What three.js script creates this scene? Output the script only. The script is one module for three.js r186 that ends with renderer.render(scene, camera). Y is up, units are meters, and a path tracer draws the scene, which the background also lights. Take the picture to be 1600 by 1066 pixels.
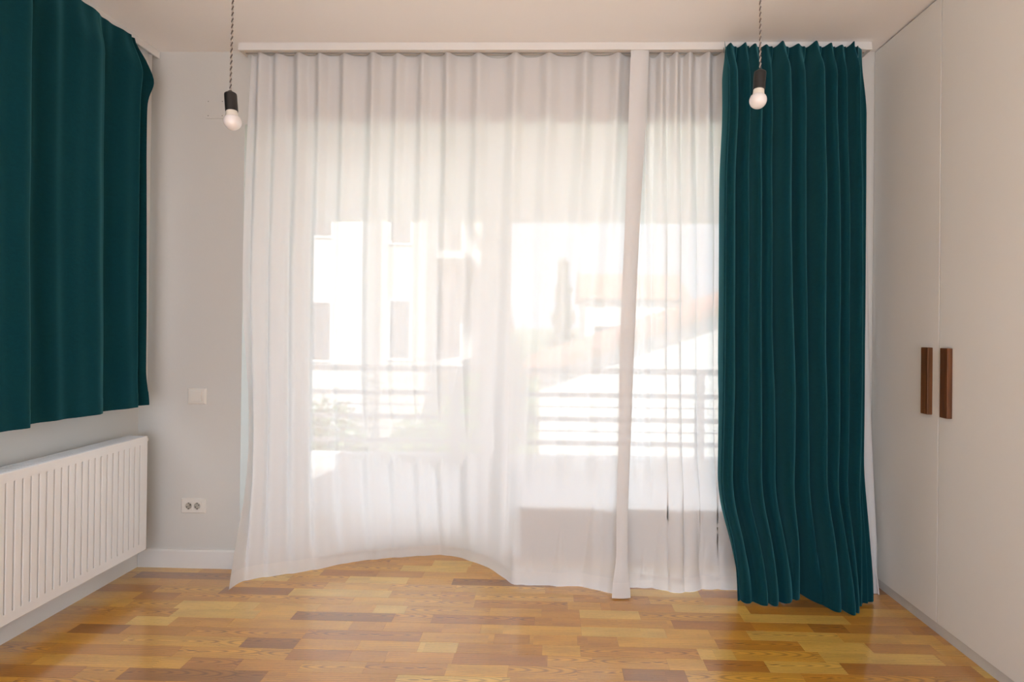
import * as THREE from 'three';
import { RoundedBoxGeometry } from 'three/addons/geometries/RoundedBoxGeometry.js';
import { mergeGeometries } from 'three/addons/utils/BufferGeometryUtils.js';
import { ImprovedNoise } from 'three/addons/math/ImprovedNoise.js';

// ---------------------------------------------------------------- camera, sky, sun, exposure
const scene = new THREE.Scene();
const renderer = new THREE.WebGLRenderer({ antialias: true });
renderer.toneMapping = THREE.LinearToneMapping;
renderer.toneMappingExposure = 1.93;
renderer.shadowMap.enabled = true;

const camera = new THREE.PerspectiveCamera(2 * Math.atan(533 / 889.86) * 180 / Math.PI, 1600 / 1066, 0.05, 400);
camera.position.set(0, 1.2114, 2.8292);
camera.rotation.order = 'YXZ';
camera.rotation.set(0.0043, 0.0251, 0.0115);
camera.setViewOffset(1600, 1066, -37.3, 20.2, 1600, 1066);

scene.background = new THREE.Color().setRGB(0.85, 0.94, 1.15);      // bright hazy sky
scene.backgroundIntensity = 2.05;

const sun = new THREE.DirectionalLight(new THREE.Color().setRGB(1, 0.965, 0.915), 13);
sun.position.set(-1.5, 12, 9.2);
sun.target.position.set(0, 0, -1);
sun.castShadow = true;
sun.shadow.mapSize.set(2048, 2048);
Object.assign(sun.shadow.camera, { left: -25, right: 25, top: 25, bottom: -25, near: 0.5, far: 70 });
scene.add(sun, sun.target);

// ---------------------------------------------------------------- helpers
let seed = 7;
const rnd = () => { seed = (seed * 1664525 + 1013904223) >>> 0; return seed / 4294967296; };
const rr = (a, b) => a + (b - a) * rnd();
const perlin = new ImprovedNoise();
const N3 = (x, y, z) => perlin.noise(x, y, z);
const lerp = (a, b, t) => a + (b - a) * t;
const clamp = (x, a = 0, b = 1) => Math.min(b, Math.max(a, x));
const sstep = (a, b, x) => { const t = clamp((x - a) / (b - a)); return t * t * (3 - 2 * t); };
const taken = {};
function numbered(n) { const k = taken[n] = (taken[n] ?? -1) + 1; return k ? `${n}_${String(k).padStart(3, '0')}` : n; }
function table(pts) {                      // piecewise cubic-ish lookup: pts = [[key, v0, v1 ...]]
  const n = pts[0].length - 1;
  return (k) => {
    let i = 0; while (i < pts.length - 2 && k > pts[i + 1][0]) i++;
    const a = pts[Math.max(0, i - 1)], b = pts[i], c = pts[i + 1], d = pts[Math.min(pts.length - 1, i + 2)];
    const t = clamp((k - b[0]) / (c[0] - b[0]));
    const out = [];
    for (let j = 1; j <= n; j++) {
      const h = c[0] - b[0];
      const m0 = (c[j] - a[j]) / Math.max(1e-6, c[0] - a[0]) * h, m1 = (d[j] - b[j]) / Math.max(1e-6, d[0] - b[0]) * h;
      const t2 = t * t, t3 = t2 * t;
      out.push((2 * t3 - 3 * t2 + 1) * b[j] + (t3 - 2 * t2 + t) * m0 + (-2 * t3 + 3 * t2) * c[j] + (t3 - t2) * m1);
    }
    return out;
  };
}
function mesh(name, geo, mat, parent = scene) {
  const g = Array.isArray(geo) ? mergeGeometries(geo.map((q) => { const r = q.index ? q.toNonIndexed() : q; for (const k of Object.keys(r.attributes)) if (!['position', 'normal', 'uv'].includes(k)) r.deleteAttribute(k); return r; })) : geo;
  const m = new THREE.Mesh(g, mat);
  m.name = parent === scene ? numbered(name) : name;
  m.castShadow = m.receiveShadow = true;
  parent.add(m);
  return m;
}
function thing(name, label, category, [x, y, z] = [0, 0, 0], group) {
  const o = new THREE.Group(); o.name = numbered(name); o.position.set(x, y, z);
  o.userData = { label, category }; if (group) o.userData.group = group;
  scene.add(o); return o;
}
const struct = (o) => { o.userData.kind = 'structure'; return o; };
const tag = (o, label, category, group) => { o.userData = { label, category }; if (group) o.userData.group = group; return o; };
function box(x0, x1, y0, y1, z0, z1, bevel = 0) {
  const w = x1 - x0, h = y1 - y0, d = z1 - z0;
  const g = bevel > 0 ? new RoundedBoxGeometry(w, h, d, 2, Math.min(bevel, w / 2.01, h / 2.01, d / 2.01)) : new THREE.BoxGeometry(w, h, d);
  g.translate((x0 + x1) / 2, (y0 + y1) / 2, (z0 + z1) / 2); return g;
}
function cyl(r0, r1, h, x, y, z, seg = 24, axis = 'y') {
  const g = new THREE.CylinderGeometry(r0, r1, h, seg);
  if (axis === 'x') g.rotateZ(Math.PI / 2); if (axis === 'z') g.rotateX(Math.PI / 2);
  g.translate(x, y, z); return g;
}
function planarUV(g, su = 1, sv = 1) {     // uv in metres from the dominant axis of each normal
  const p = g.attributes.position, n = g.attributes.normal, uv = new Float32Array(p.count * 2);
  for (let i = 0; i < p.count; i++) {
    const ax = Math.abs(n.getX(i)), ay = Math.abs(n.getY(i)), az = Math.abs(n.getZ(i));
    let u, v;
    if (ay >= ax && ay >= az) { u = p.getX(i); v = p.getZ(i); } else if (ax >= az) { u = p.getZ(i); v = p.getY(i); } else { u = p.getX(i); v = p.getY(i); }
    uv[2 * i] = u * su; uv[2 * i + 1] = v * sv;
  }
  g.setAttribute('uv', new THREE.BufferAttribute(uv, 2)); return g;
}
function dataTex(w, h, f, srgb = true) {
  const d = new Uint8Array(w * h * 4);
  for (let y = 0; y < h; y++) for (let x = 0; x < w; x++) {
    const c = f(x / w, y / h, x, y), k = (y * w + x) * 4;
    d[k] = clamp(c[0], 0, 255); d[k + 1] = clamp(c[1], 0, 255); d[k + 2] = clamp(c[2], 0, 255); d[k + 3] = 255;
  }
  const t = new THREE.DataTexture(d, w, h); t.magFilter = THREE.LinearFilter; t.minFilter = THREE.LinearFilter;
  t.wrapS = t.wrapT = THREE.RepeatWrapping; if (srgb) t.colorSpace = THREE.SRGBColorSpace; t.needsUpdate = true; return t;
}
const tile = (u, v, f, seedz) => {         // tileable noise on a torus-like blend
  const a = N3(u * f, v * f, seedz), b = N3((u - 1) * f, v * f, seedz), c = N3(u * f, (v - 1) * f, seedz), d = N3((u - 1) * f, (v - 1) * f, seedz);
  return lerp(lerp(a, b, u), lerp(c, d, u), v);
};
const lin = (r, g, b) => new THREE.Color().setRGB(r, g, b);
const std = (o) => new THREE.MeshStandardMaterial(o);
const phys = (o) => new THREE.MeshPhysicalMaterial(o);

// ---------------------------------------------------------------- materials
const plasterBump = dataTex(256, 256, (u, v) => { const n = 128 + 60 * tile(u, v, 22, 3) + 45 * tile(u, v, 50, 9) + 22 * (rnd() - 0.5); return [n, n, n]; }, false);
plasterBump.repeat.set(2, 2);
const M = {
  wall: std({ color: lin(0.69, 0.675, 0.625), roughness: 0.92, bumpMap: plasterBump, bumpScale: 0.0007 }),
  ceiling: std({ color: lin(0.93, 0.91, 0.885), roughness: 0.95, bumpMap: plasterBump, bumpScale: 0.0005 }),
  trim: std({ color: lin(0.82, 0.81, 0.77), roughness: 0.45 }),
  rail: std({ color: lin(0.82, 0.80, 0.76), roughness: 0.5 }),
  pvc: std({ color: lin(0.82, 0.82, 0.82), roughness: 0.35 }),
  gasket: std({ color: lin(0.35, 0.35, 0.35), roughness: 0.7 }),
  glass: phys({ color: lin(0.97, 0.985, 0.98), roughness: 0, transmission: 1, thickness: 0, ior: 1.5 }),
  radiator: std({ color: lin(0.87, 0.855, 0.82), roughness: 0.33 }),
  grille: std({ color: lin(0.78, 0.78, 0.77), roughness: 0.4 }),
  plastic: std({ color: lin(0.80, 0.765, 0.69), roughness: 0.35 }),
  socketDark: std({ color: lin(0.10, 0.095, 0.085), roughness: 0.6 }),
  contact: std({ color: lin(0.55, 0.52, 0.46), roughness: 0.35, metalness: 0.8 }),
  black: std({ color: lin(0.012, 0.011, 0.011), roughness: 0.45 }),
  bulb: phys({ color: lin(0.86, 0.83, 0.82), roughness: 0.35, clearcoat: 0.3, clearcoatRoughness: 0.25 }),
  bulbBase: std({ color: lin(0.80, 0.75, 0.66), roughness: 0.4 }),
  cord: std({ color: lin(0.46, 0.41, 0.36), roughness: 0.85 }),
  cordDark: std({ color: lin(0.10, 0.085, 0.075), roughness: 0.85 }),
  chrome: std({ color: lin(0.6, 0.6, 0.6), roughness: 0.25, metalness: 1 }),
  alu: std({ color: lin(0.5, 0.5, 0.5), roughness: 0.4, metalness: 0.7 }),
  concrete: std({ color: lin(0.64, 0.62, 0.61), roughness: 0.9 }),
  tileFloor: std({ color: lin(0.50, 0.50, 0.52), roughness: 0.8 }),
  steel: std({ color: lin(0.30, 0.30, 0.31), roughness: 0.5, metalness: 0.3 }),
  white: std({ color: lin(0.8, 0.79, 0.77), roughness: 0.9 }),
  cream: std({ color: lin(0.62, 0.58, 0.52), roughness: 0.9 }),
  windowDark: std({ color: lin(0.12, 0.13, 0.15), roughness: 0.2 }),
  roofTile: std({ color: lin(0.50, 0.22, 0.14), roughness: 0.85 }),
  timber: std({ color: lin(0.30, 0.17, 0.10), roughness: 0.8 }),
  bark: std({ color: lin(0.14, 0.10, 0.07), roughness: 0.95 }),
  leafDark: std({ color: lin(0.07, 0.13, 0.06), roughness: 0.8, side: THREE.DoubleSide }),
  leaf: std({ color: lin(0.16, 0.26, 0.09), roughness: 0.75, side: THREE.DoubleSide }),
  grass: std({ color: lin(0.16, 0.22, 0.09), roughness: 0.95 }),
  hill: std({ color: lin(0.22, 0.28, 0.2), roughness: 1 }),
};
const doorBump = dataTex(128, 128, () => { const n = 128 + 70 * (rnd() - 0.5); return [n, n, n]; }, false); doorBump.repeat.set(8, 8);
M.door = std({ color: lin(0.89, 0.875, 0.82), roughness: 0.5, bumpMap: doorBump, bumpScale: 0.00012 });
M.plinth = std({ color: lin(0.70, 0.68, 0.63), roughness: 0.5 });
// cloth
const weave = dataTex(256, 256, (u, v, x, y) => { const n = 150 + 40 * ((x + y) % 2) + 30 * (rnd() - 0.5) + 28 * tile(u, v, 14, 5); return [n, n, n]; }, false);
weave.repeat.set(9, 9);
const nap = dataTex(512, 512, (u, v) => { const n = 238 + 14 * tile(u, v, 24, 2) + 14 * tile(u, v, 60, 8) + 14 * (rnd() - 0.5); return [n, n, n]; });
nap.repeat.set(2.2, 2.2);
M.velvet = phys({ color: lin(0.002, 0.044, 0.057), map: nap, roughness: 0.95, sheen: 1, sheenColor: lin(0.14, 0.55, 0.63), sheenRoughness: 1, specularIntensity: 0.25, bumpMap: weave, bumpScale: 0.0002, side: THREE.DoubleSide });
M.sheer = phys({ color: lin(0.915, 0.905, 0.885), roughness: 0.88, transmission: 0.31, thickness: 0, specularIntensity: 0.05, side: THREE.DoubleSide });
M.sheerHem = phys({ color: lin(0.925, 0.905, 0.875), roughness: 0.95, transmission: 0.3, thickness: 0, specularIntensity: 0.05, side: THREE.DoubleSide });

// ---------------------------------------------------------------- room shell
const XL = -2.075, XR = 2.19, CE = 2.6, ZB = 4.7, WT = 0.42;
function wallWithHole(u0, u1, v0, v1, hole, t) {
  const s = new THREE.Shape([[u0, v0], [u1, v0], [u1, v1], [u0, v1]].map((p) => new THREE.Vector2(...p)));
  if (hole) { const [a, b, c, d] = hole; s.holes.push(new THREE.Path([[a, c], [a, d], [b, d], [b, c]].map((p) => new THREE.Vector2(...p)))); }
  return new THREE.ExtrudeGeometry(s, { depth: t, bevelEnabled: false });
}
const OP = { x0: -1.55, x1: 1.22, y0: 0.0, y1: 2.235 };          // terrace door opening in the back wall
const RW = { x0: -1.8, x1: 1.9, y0: 0.05, y1: 2.4 };            // added fill-light glazing, unseen behind the camera
const LW = { z0: 0.2, z1: 1.72, y0: 0.85, y1: 2.3 };            // window behind the short curtain
{
  const g = wallWithHole(XL - WT, XR + 0.2, -0.25, CE + 0.2, [OP.x0, OP.x1, -0.02, OP.y1], WT); g.translate(0, 0, -WT);
  struct(mesh('wall_back', planarUV(g), M.wall));
  const h = wallWithHole(-ZB - 0.2, 0, -0.25, CE + 0.2, [-LW.z1, -LW.z0, LW.y0, LW.y1], WT); h.rotateY(Math.PI / 2); h.translate(XL - WT, 0, 0);
  struct(mesh('wall_left', planarUV(h), M.wall));
  struct(mesh('wall_right', planarUV(box(XR, XR + 0.2, -0.25, CE + 0.2, 0, ZB + 0.2)), M.wall));
  const q = wallWithHole(XL, XR, -0.25, CE + 0.2, [RW.x0, RW.x1, RW.y0, RW.y1], 0.2); q.translate(0, 0, ZB);
  struct(mesh('wall_front', planarUV(q), M.wall));
  struct(mesh('ceiling', planarUV(box(XL, XR, CE, CE + 0.2, 0, ZB)), M.ceiling));
}
// unseen glazed doors added behind the camera to put daylight on what faces the room
{
  const w = new THREE.Group(); w.name = 'window_3'; struct(w); scene.add(w);
  mesh('window_frame', frameGeo(RW.x0, RW.x1, RW.y0, RW.y1, [0.06, 0.06, 0.06, 0.06], ZB + 0.08, ZB + 0.15), M.pvc, w);
  const n = 3, ww = (RW.x1 - RW.x0 - 0.1) / n;
  for (let i = 0; i < n; i++) {
    const a = RW.x0 + 0.05 + i * ww;
    mesh('casement', frameGeo(a, a + ww, RW.y0 + 0.05, RW.y1 - 0.05, [0.07, 0.07, 0.07, 0.07], ZB + 0.075, ZB + 0.14), M.pvc, w);
    mesh('pane', box(a + 0.06, a + ww - 0.06, RW.y0 + 0.11, RW.y1 - 0.11, ZB + 0.105, ZB + 0.111), M.glass, w);
  }
}
// baseboards
{
  const prof = (len) => {
    const s = new THREE.Shape(); s.moveTo(0, 0); s.lineTo(0.015, 0); s.lineTo(0.015, 0.082); s.quadraticCurveTo(0.0145, 0.09, 0.008, 0.092); s.lineTo(0, 0.092); s.closePath();
    return new THREE.ExtrudeGeometry(s, { depth: len, bevelEnabled: false, curveSegments: 6 });
  };
  const a = prof(OP.x0 - XL - 0.017); a.rotateY(Math.PI / 2); a.scale(1, 1, -1); // along +x, out to +z
  a.index || 0; a.translate(XL + 0.017, 0, 0);
  { const p = a.attributes.position; // wound the other way by the mirror: flip
    for (let i = 0; i < p.count; i += 3) for (const k of ['position', 'normal', 'uv']) { const q = a.attributes[k], n = q.itemSize; for (let j = 0; j < n; j++) { const t = q.array[(i + 1) * n + j]; q.array[(i + 1) * n + j] = q.array[(i + 2) * n + j]; q.array[(i + 2) * n + j] = t; } }
    a.computeVertexNormals(); }
  struct(mesh('baseboard_back', a, M.trim));
  struct(mesh('baseboard_left', (() => { const g = prof(ZB); g.translate(XL, 0, 0); return g; })(), M.trim));
  struct(mesh('baseboard_front', box(XL + 0.016, RW.x0 - 0.005, 0, 0.09, ZB - 0.015, ZB, 0.003), M.trim));
}

// ---------------------------------------------------------------- parquet floor
const woodTex = [];
for (let k = 0; k < 8; k++) {
  const off = 11.3 * k, cath = k % 3 === 0, knot = k === 3 || k === 6;
  const kx = rr(0.25, 0.75), ky = rr(0.3, 0.7);
  woodTex.push(dataTex(1024, 160, (u, v) => {
    const x = u * 0.5, y = v * 0.078;
    let yy = y + 0.006 * N3(x * 6, y * 12, off) + 0.0015 * N3(x * 26, y * 60, off + 3);
    let ring;
    if (cath) { const cx = (x - kx * 0.5), cy = (yy - ky * 0.078); ring = Math.sqrt(cx * cx * 0.012 + cy * cy * 1.1 + 0.00001) * 950 + 2.2 * N3(x * 9, y * 30, off + 5); }
    else ring = yy * 620 + 2.4 * N3(x * 3.2, y * 30, off + 5) + x * 9;
    if (knot) { const dx = x - kx * 0.5, dy = y - ky * 0.078; ring += 9 * Math.exp(-(dx * dx * 900 + dy * dy * 9000)); }
    const w = Math.sin(ring), late = Math.pow(clamp(0.5 + 0.5 * w), 3);
    const pores = clamp((N3(x * 55, y * 1600, off + 8) - 0.28) * 2.2);
    const fleck = N3(x * 12, y * 420, off + 17);
    const broad = N3(x * 4.5, y * 22, off + 21);
    let L = 0.98 - (cath ? 0.2 : 0.11) * late - 0.2 * pores + 0.05 * fleck + 0.09 * broad;
    if (knot) { const dx = x - kx * 0.5, dy = (y - ky * 0.078) + 0.004 * N3(x * 30, 1, off); L -= 0.4 * Math.exp(-(dx * dx * 5000 + dy * dy * 220000)); }
    const r = 252 * L, g = 252 * (L - 0.12 * (1 - L)), b = 252 * (L - 0.35 * (1 - L));
    return [r, g, b];
  }));
}
const tones = [[0.78, 0.38, 0.026], [0.69, 0.31, 0.018], [0.85, 0.45, 0.045], [0.58, 0.24, 0.013], [0.75, 0.345, 0.022], [0.90, 0.56, 0.10], [0.42, 0.165, 0.008], [0.81, 0.40, 0.032]];
const woodRough = dataTex(256, 64, (u, v) => { const n = 120 + 34 * tile(u, v, 8, 1) + 30 * tile(u, v, 40, 4); return [n, n, n]; }, false);
const woodMats = [];
for (let t = 0; t < tones.length; t++) for (let k = 0; k < woodTex.length; k++) if ((t * 3 + k) % 2 === 0) {
  woodMats.push({ t, k, m: phys({ color: lin(...tones[t]), map: woodTex[k], roughness: 0.7, roughnessMap: woodRough, ior: 1.8, clearcoat: 1, clearcoatRoughness: 0.13 }) });
}
const PITCH = 0.0707, Z_FIRST = 0.063 - PITCH * 5;
function stripGeo(x0, x1, z0, z1, uo, vo, lift) {
  const e = 0.0001, c = 0.0003, y = lift;
  const pts = [[x0 + e, z0 + e], [x1 - e, z0 + e], [x1 - e, z1 - e], [x0 + e, z1 - e]], inn = [[x0 + e + c, z0 + e + c], [x1 - e - c, z0 + e + c], [x1 - e - c, z1 - e - c], [x0 + e + c, z1 - e - c]];
  const pos = [], uv = [];
  const put = (p, yy) => { pos.push(p[0], yy, p[1]); uv.push((p[0] - x0) / 0.5 + uo, (p[1] - z0) / 0.078 + vo); };
  const quad = (a, b, cc, d) => { put(...a); put(...b); put(...cc); put(...a); put(...cc); put(...d); };
  quad([inn[3], y], [inn[2], y], [inn[1], y], [inn[0], y]);
  for (let i = 0; i < 4; i++) {
    const j = (i + 1) % 4;
    quad([inn[i], y], [inn[j], y], [pts[j], y - c], [pts[i], y - c]);
    quad([pts[i], y - c], [pts[j], y - c], [pts[j], -0.008], [pts[i], -0.008]);
  }
  const g = new THREE.BufferGeometry();
  g.setAttribute('position', new THREE.Float32BufferAttribute(pos, 3)); g.setAttribute('uv', new THREE.Float32BufferAttribute(uv, 2));
  g.computeVertexNormals(); return g;
}
{
  const floor = struct(mesh('floor', planarUV(box(XL, XR, -0.25, -0.008, -0.25, ZB)), M.timber));
  const rest = [];
  const rows = Math.ceil((ZB - Z_FIRST) / PITCH);
  let boardEnd = 0;
  for (let r = 0; r < rows; r++) {
    const z0 = Math.max(Z_FIRST + r * PITCH, -0.262), z1 = Math.min(Z_FIRST + (r + 1) * PITCH, ZB);
    if (z1 - z0 < 0.01) continue;
    const inOpening = z1 <= 0.005, lo = inOpening ? OP.x0 : XL, hi = inOpening ? OP.x1 : (z0 < 2.95 ? 1.66 : XR);
    if (r % 3 === 0) boardEnd = rr(0, 1.2);
    let x = lo - rr(0.0, 0.35);
    let last = -1;
    while (x < hi) {
      let len = rr(0.2, 0.5); if (rnd() < 0.25) len = rr(0.13, 0.24);
      let x1 = x + len;
      for (let q = 0; q < 5; q++) { const be = lo + boardEnd + q * 2.2; if (Math.abs(x1 - be) < 0.14) x1 = be; }
      if (hi - x1 < 0.07) x1 = hi;
      if (!inOpening && z0 < 0) for (const q of [OP.x0, OP.x1]) if (x < q - 0.01 && x1 > q) x1 = q;
      const a = Math.max(lo, x), b = Math.min(hi, x1); x = x1;
      if (b - a < 0.004) continue;
      // opening strip straddling the wall line stays inside the opening
      const zz0 = (!inOpening && z0 < 0 && (a < OP.x0 || b > OP.x1)) ? 0.0 : z0;
      const mainly = (!inOpening && z0 < 0 && z1 > 0) ? z1 : z1;
      const g = stripGeo(a, b, zz0, mainly, rnd(), rnd() * 0.1, rr(-0.00012, 0.00012));
      if (z0 < 1.05) {
        let pick; do { pick = woodMats[Math.floor(rnd() * woodMats.length)]; } while (pick.t === last || (pick.t === 6 && rnd() < 0.5)); last = pick.t;
        mesh('plank', g, pick.m, floor);
      } else rest.push(g);
    }
  }
  const far = mesh('planks_beyond', rest, woodMats[5].m, floor); far.userData.kind = 'stuff';
}

// ---------------------------------------------------------------- terrace door and window
function frameGeo(x0, x1, y0, y1, w, z0, z1, bevel = true) { // four mitred bars as one profile
  const s = new THREE.Shape([[x0, y0], [x1, y0], [x1, y1], [x0, y1]].map((p) => new THREE.Vector2(...p)));
  s.holes.push(new THREE.Path([[x0 + w[0], y0 + w[1]], [x0 + w[0], y1 - w[3]], [x1 - w[2], y1 - w[3]], [x1 - w[2], y0 + w[1]]].map((p) => new THREE.Vector2(...p))));
  if (!bevel) { const q = new THREE.ExtrudeGeometry(s, { depth: z1 - z0, bevelEnabled: false }); q.translate(0, 0, z0); return q; }
  const g = new THREE.ExtrudeGeometry(s, { depth: z1 - z0 - 0.008, bevelEnabled: true, bevelSize: 0.004, bevelThickness: 0.004, bevelSegments: 2, bevelOffset: -0.004 });
  g.translate(0, 0, z0 + 0.004); return g;
}
{
  const d = new THREE.Group(); d.name = 'door_1'; struct(d); scene.add(d);
  mesh('frame', frameGeo(OP.x0, -0.30, -0.02, OP.y1, [0.135, 0.09, 0.05, 0.06], -0.37, -0.30), M.pvc, d);
  const leaf = mesh('leaf', frameGeo(-1.452, -0.325, 0.03, 2.21, [0.115, 0.15, 0.05, 0.095], -0.35, -0.275), M.pvc, d);
  mesh('gasket', frameGeo(-1.338, -0.374, 0.178, 2.117, [0.006, 0.006, 0.006, 0.006], -0.32, -0.284, false), M.gasket, leaf);
  mesh('pane', box(-1.34, -0.37, 0.175, 2.12, -0.318, -0.312), M.glass, leaf);
  mesh('handle', [box(-0.362, -0.338, 0.98, 1.12, -0.276, -0.266, 0.004), cyl(0.009, 0.009, 0.045, -0.35, 1.06, -0.246, 16, 'z'), box(-0.359, -0.341, 0.94, 1.07, -0.229, -0.215, 0.006)], M.pvc, leaf);
  mesh('threshold', box(OP.x0, OP.x1, -0.02, 0.004, -0.42, -0.26, 0.002), M.pvc, d);
  const w = new THREE.Group(); w.name = 'window_1'; struct(w); scene.add(w);
  mesh('window_frame', frameGeo(-0.30, OP.x1, 0.004, OP.y1, [0.075, 0.17, 0.09, 0.075], -0.37, -0.29), M.pvc, w);
  mesh('gasket', frameGeo(-0.226, 1.134, 0.172, 2.162, [0.006, 0.006, 0.006, 0.006], -0.34, -0.30, false), M.gasket, w);
  mesh('pane', box(-0.23, 1.135, 0.17, 2.165, -0.328, -0.322), M.glass, w);
}
// window in the left wall, behind the short curtain
{
  const w = new THREE.Group(); w.name = 'window_2'; struct(w); scene.add(w);
  const G = (g) => { g.rotateY(Math.PI / 2); g.translate(XL, 0, 0); return g; };
  mesh('window_frame', G(frameGeo(-LW.z1, -LW.z0, LW.y0, LW.y1, [0.06, 0.06, 0.06, 0.06], -0.2, -0.13)), M.pvc, w);
  mesh('casement', G(frameGeo(-LW.z1 + 0.05, -0.99, LW.y0 + 0.05, LW.y1 - 0.05, [0.07, 0.07, 0.07, 0.07], -0.19, -0.11)), M.pvc, w);
  mesh('casement', G(frameGeo(-0.97, -LW.z0 - 0.05, LW.y0 + 0.05, LW.y1 - 0.05, [0.07, 0.07, 0.07, 0.07], -0.19, -0.11)), M.pvc, w);
  mesh('pane', G(box(-LW.z1 + 0.11, -1.05, LW.y0 + 0.11, LW.y1 - 0.11, -0.155, -0.149)), M.glass, w);
  mesh('pane', G(box(-0.91, -LW.z0 - 0.11, LW.y0 + 0.11, LW.y1 - 0.11, -0.155, -0.149)), M.glass, w);
  mesh('window_sill', box(XL - 0.13, XL + 0.012, LW.y0 - 0.022, LW.y0, LW.z0 - 0.02, LW.z1 + 0.02, 0.004), M.pvc, w);
}

// ---------------------------------------------------------------- wardrobe
{
  const XW = 1.575, W = 0.966;
  for (let i = 0; i < 3; i++) {
    const z0 = 0.004 + i * W, z1 = z0 + W - 0.002, zm = (z0 + z1) / 2 - (i ? 0 : 0.004);
    const t = thing('wardrobe', ['tall white wardrobe with two wooden bar handles beside the teal floor-length curtain', 'second tall white wardrobe cabinet, beyond the right edge of the picture', 'third tall white wardrobe cabinet, nearest the rear wall'][i], 'wardrobe', [XW, 0, z0]);
    const L = (g) => { g.translate(-XW, 0, -z0); return g; };
    mesh('carcass', L(box(XW + 0.022, XR - 0.004, 0.05, CE - 0.012, z0, z1)), M.door, t);
    mesh('plinth', L(box(XW + 0.010, XW + 0.03, 0.0, 0.052, z0, z1, 0.001)), M.plinth, t);
    for (const s of [0, 1]) {
      const a = s ? zm + 0.002 : z0 + 0.001, b = s ? z1 - 0.001 : zm - 0.002;
      const dr = mesh('door', L(planarUV(box(XW, XW + 0.019, 0.047, CE - 0.008, a, b, 0.0015))), M.door, t);
      const hz = s ? zm + 0.036 : zm - 0.036 - 0.044, hm = i === 0 ? (s ? 'A' : 'B') : 'A';
      mesh('handle', L(planarUV(box(XW - 0.021, XW, 0.884, 1.160, hz, hz + 0.044, 0.0025), 2, 1)), handleMat(hm), dr);
    }
  }
}
function handleMat(k) {
  handleMat.c ??= {};
  if (!handleMat.c[k]) {
    const off = k === 'A' ? 4 : 31;
    const t = dataTex(128, 512, (u, v) => { const g = N3(u * 5 + 0.8 * N3(u * 2, v * 4, off + 2), v * 1.4, off), f = N3(u * 70, v * 5, off + 1); const L = 1 + 0.32 * g + 0.2 * f; return [205 * L, 200 * L, 195 * L]; });
    t.repeat.set(6, 1.7);
    handleMat.c[k] = std({ color: k === 'A' ? lin(0.20, 0.072, 0.02) : lin(0.25, 0.10, 0.03), map: t, roughness: 0.5 });
  }
  return handleMat.c[k];
}

// ---------------------------------------------------------------- curtain rails
{
  const t = thing('curtain_rail', 'long white ceiling curtain rail above the terrace door', 'curtain rail', [0, CE, 0]);
  const L = (g) => { g.translate(0, -CE, 0); return g; };
  mesh('fascia', L(box(-1.534, 1.508, CE - 0.037, CE - 0.0005, 0.087, 0.097, 0.0015)), M.rail, t);
  mesh('track_body', L(box(-1.534, 1.508, CE - 0.022, CE - 0.0005, 0.012, 0.0865)), M.rail, t);
  mesh('end_cap', L(box(1.5085, 1.512, CE - 0.037, CE - 0.0005, 0.012, 0.097, 0.001)), M.rail, t);
  mesh('end_cap', L(box(-1.538, -1.5345, CE - 0.037, CE - 0.0005, 0.012, 0.097, 0.001)), M.rail, t);
  for (const z of [0.035, 0.07]) mesh('glider_channel', L(box(-1.53, 1.504, CE - 0.0265, CE - 0.0222, z - 0.004, z + 0.004)), M.alu, t);
  const u = thing('curtain_rail', 'white ceiling curtain rail above the short teal curtain', 'curtain rail', [XL, CE, 0]);
  const K = (g) => { g.translate(-XL, -CE, 0); return g; };
  mesh('fascia', K(box(-1.998, -1.988, CE - 0.037, CE - 0.0005, 0.004, 1.95, 0.0015)), M.rail, u);
  mesh('track_body', K(box(-2.072, -1.9985, CE - 0.022, CE - 0.0005, 0.004, 1.95)), M.rail, u);
  for (const x of [-2.05, -2.015]) mesh('glider_channel', K(box(x - 0.004, x + 0.004, CE - 0.0265, CE - 0.0222, 0.01, 1.94)), M.alu, u);
}

// ---------------------------------------------------------------- curtains
function cloth(nx, ny, f, v0 = 0, v1 = 1, wide = 2, tall = 2.5) {
  const pos = [], uv = [], idx = [];
  for (let j = 0; j <= ny; j++) for (let i = 0; i <= nx; i++) {
    const u = i / nx, v = lerp(v0, v1, j / ny), p = f(u, v); pos.push(...p); uv.push(u * wide, (1 - v) * tall);
  }
  for (let j = 0; j < ny; j++) for (let i = 0; i < nx; i++) { const a = j * (nx + 1) + i, b = a + 1, c = a + nx + 1, d = c + 1; idx.push(a, c, b, b, c, d); }
  const g = new THREE.BufferGeometry();
  g.setAttribute('position', new THREE.Float32BufferAttribute(pos, 3)); g.setAttribute('uv', new THREE.Float32BufferAttribute(uv, 2));
  g.setIndex(idx); g.computeVertexNormals(); return g;
}
function phaseOf(ridges) {                 // ridge positions -> running phase, one turn between ridges
  return (x) => {
    const n = ridges.length;
    if (x <= ridges[0]) return (x - ridges[0]) / (ridges[1] - ridges[0]);
    if (x >= ridges[n - 1]) return n - 1 + (x - ridges[n - 1]) / (ridges[n - 1] - ridges[n - 2]);
    let i = 0; while (x > ridges[i + 1]) i++;
    return i + (x - ridges[i]) / (ridges[i + 1] - ridges[i]);
  };
}
const RADZ = 0.106;                         // the low radiator's face, which the sheer hangs over
const overRadiator = (x, y, z) => { const k = sstep(-0.19, -0.12, x) * (1 - sstep(1.0, 1.06, x)) * (1 - sstep(0.39, 0.62, y)); const m = RADZ + 0.006; return z < m ? lerp(z, m + 0.15 * (z - m) * 0, k) : z; };
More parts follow.
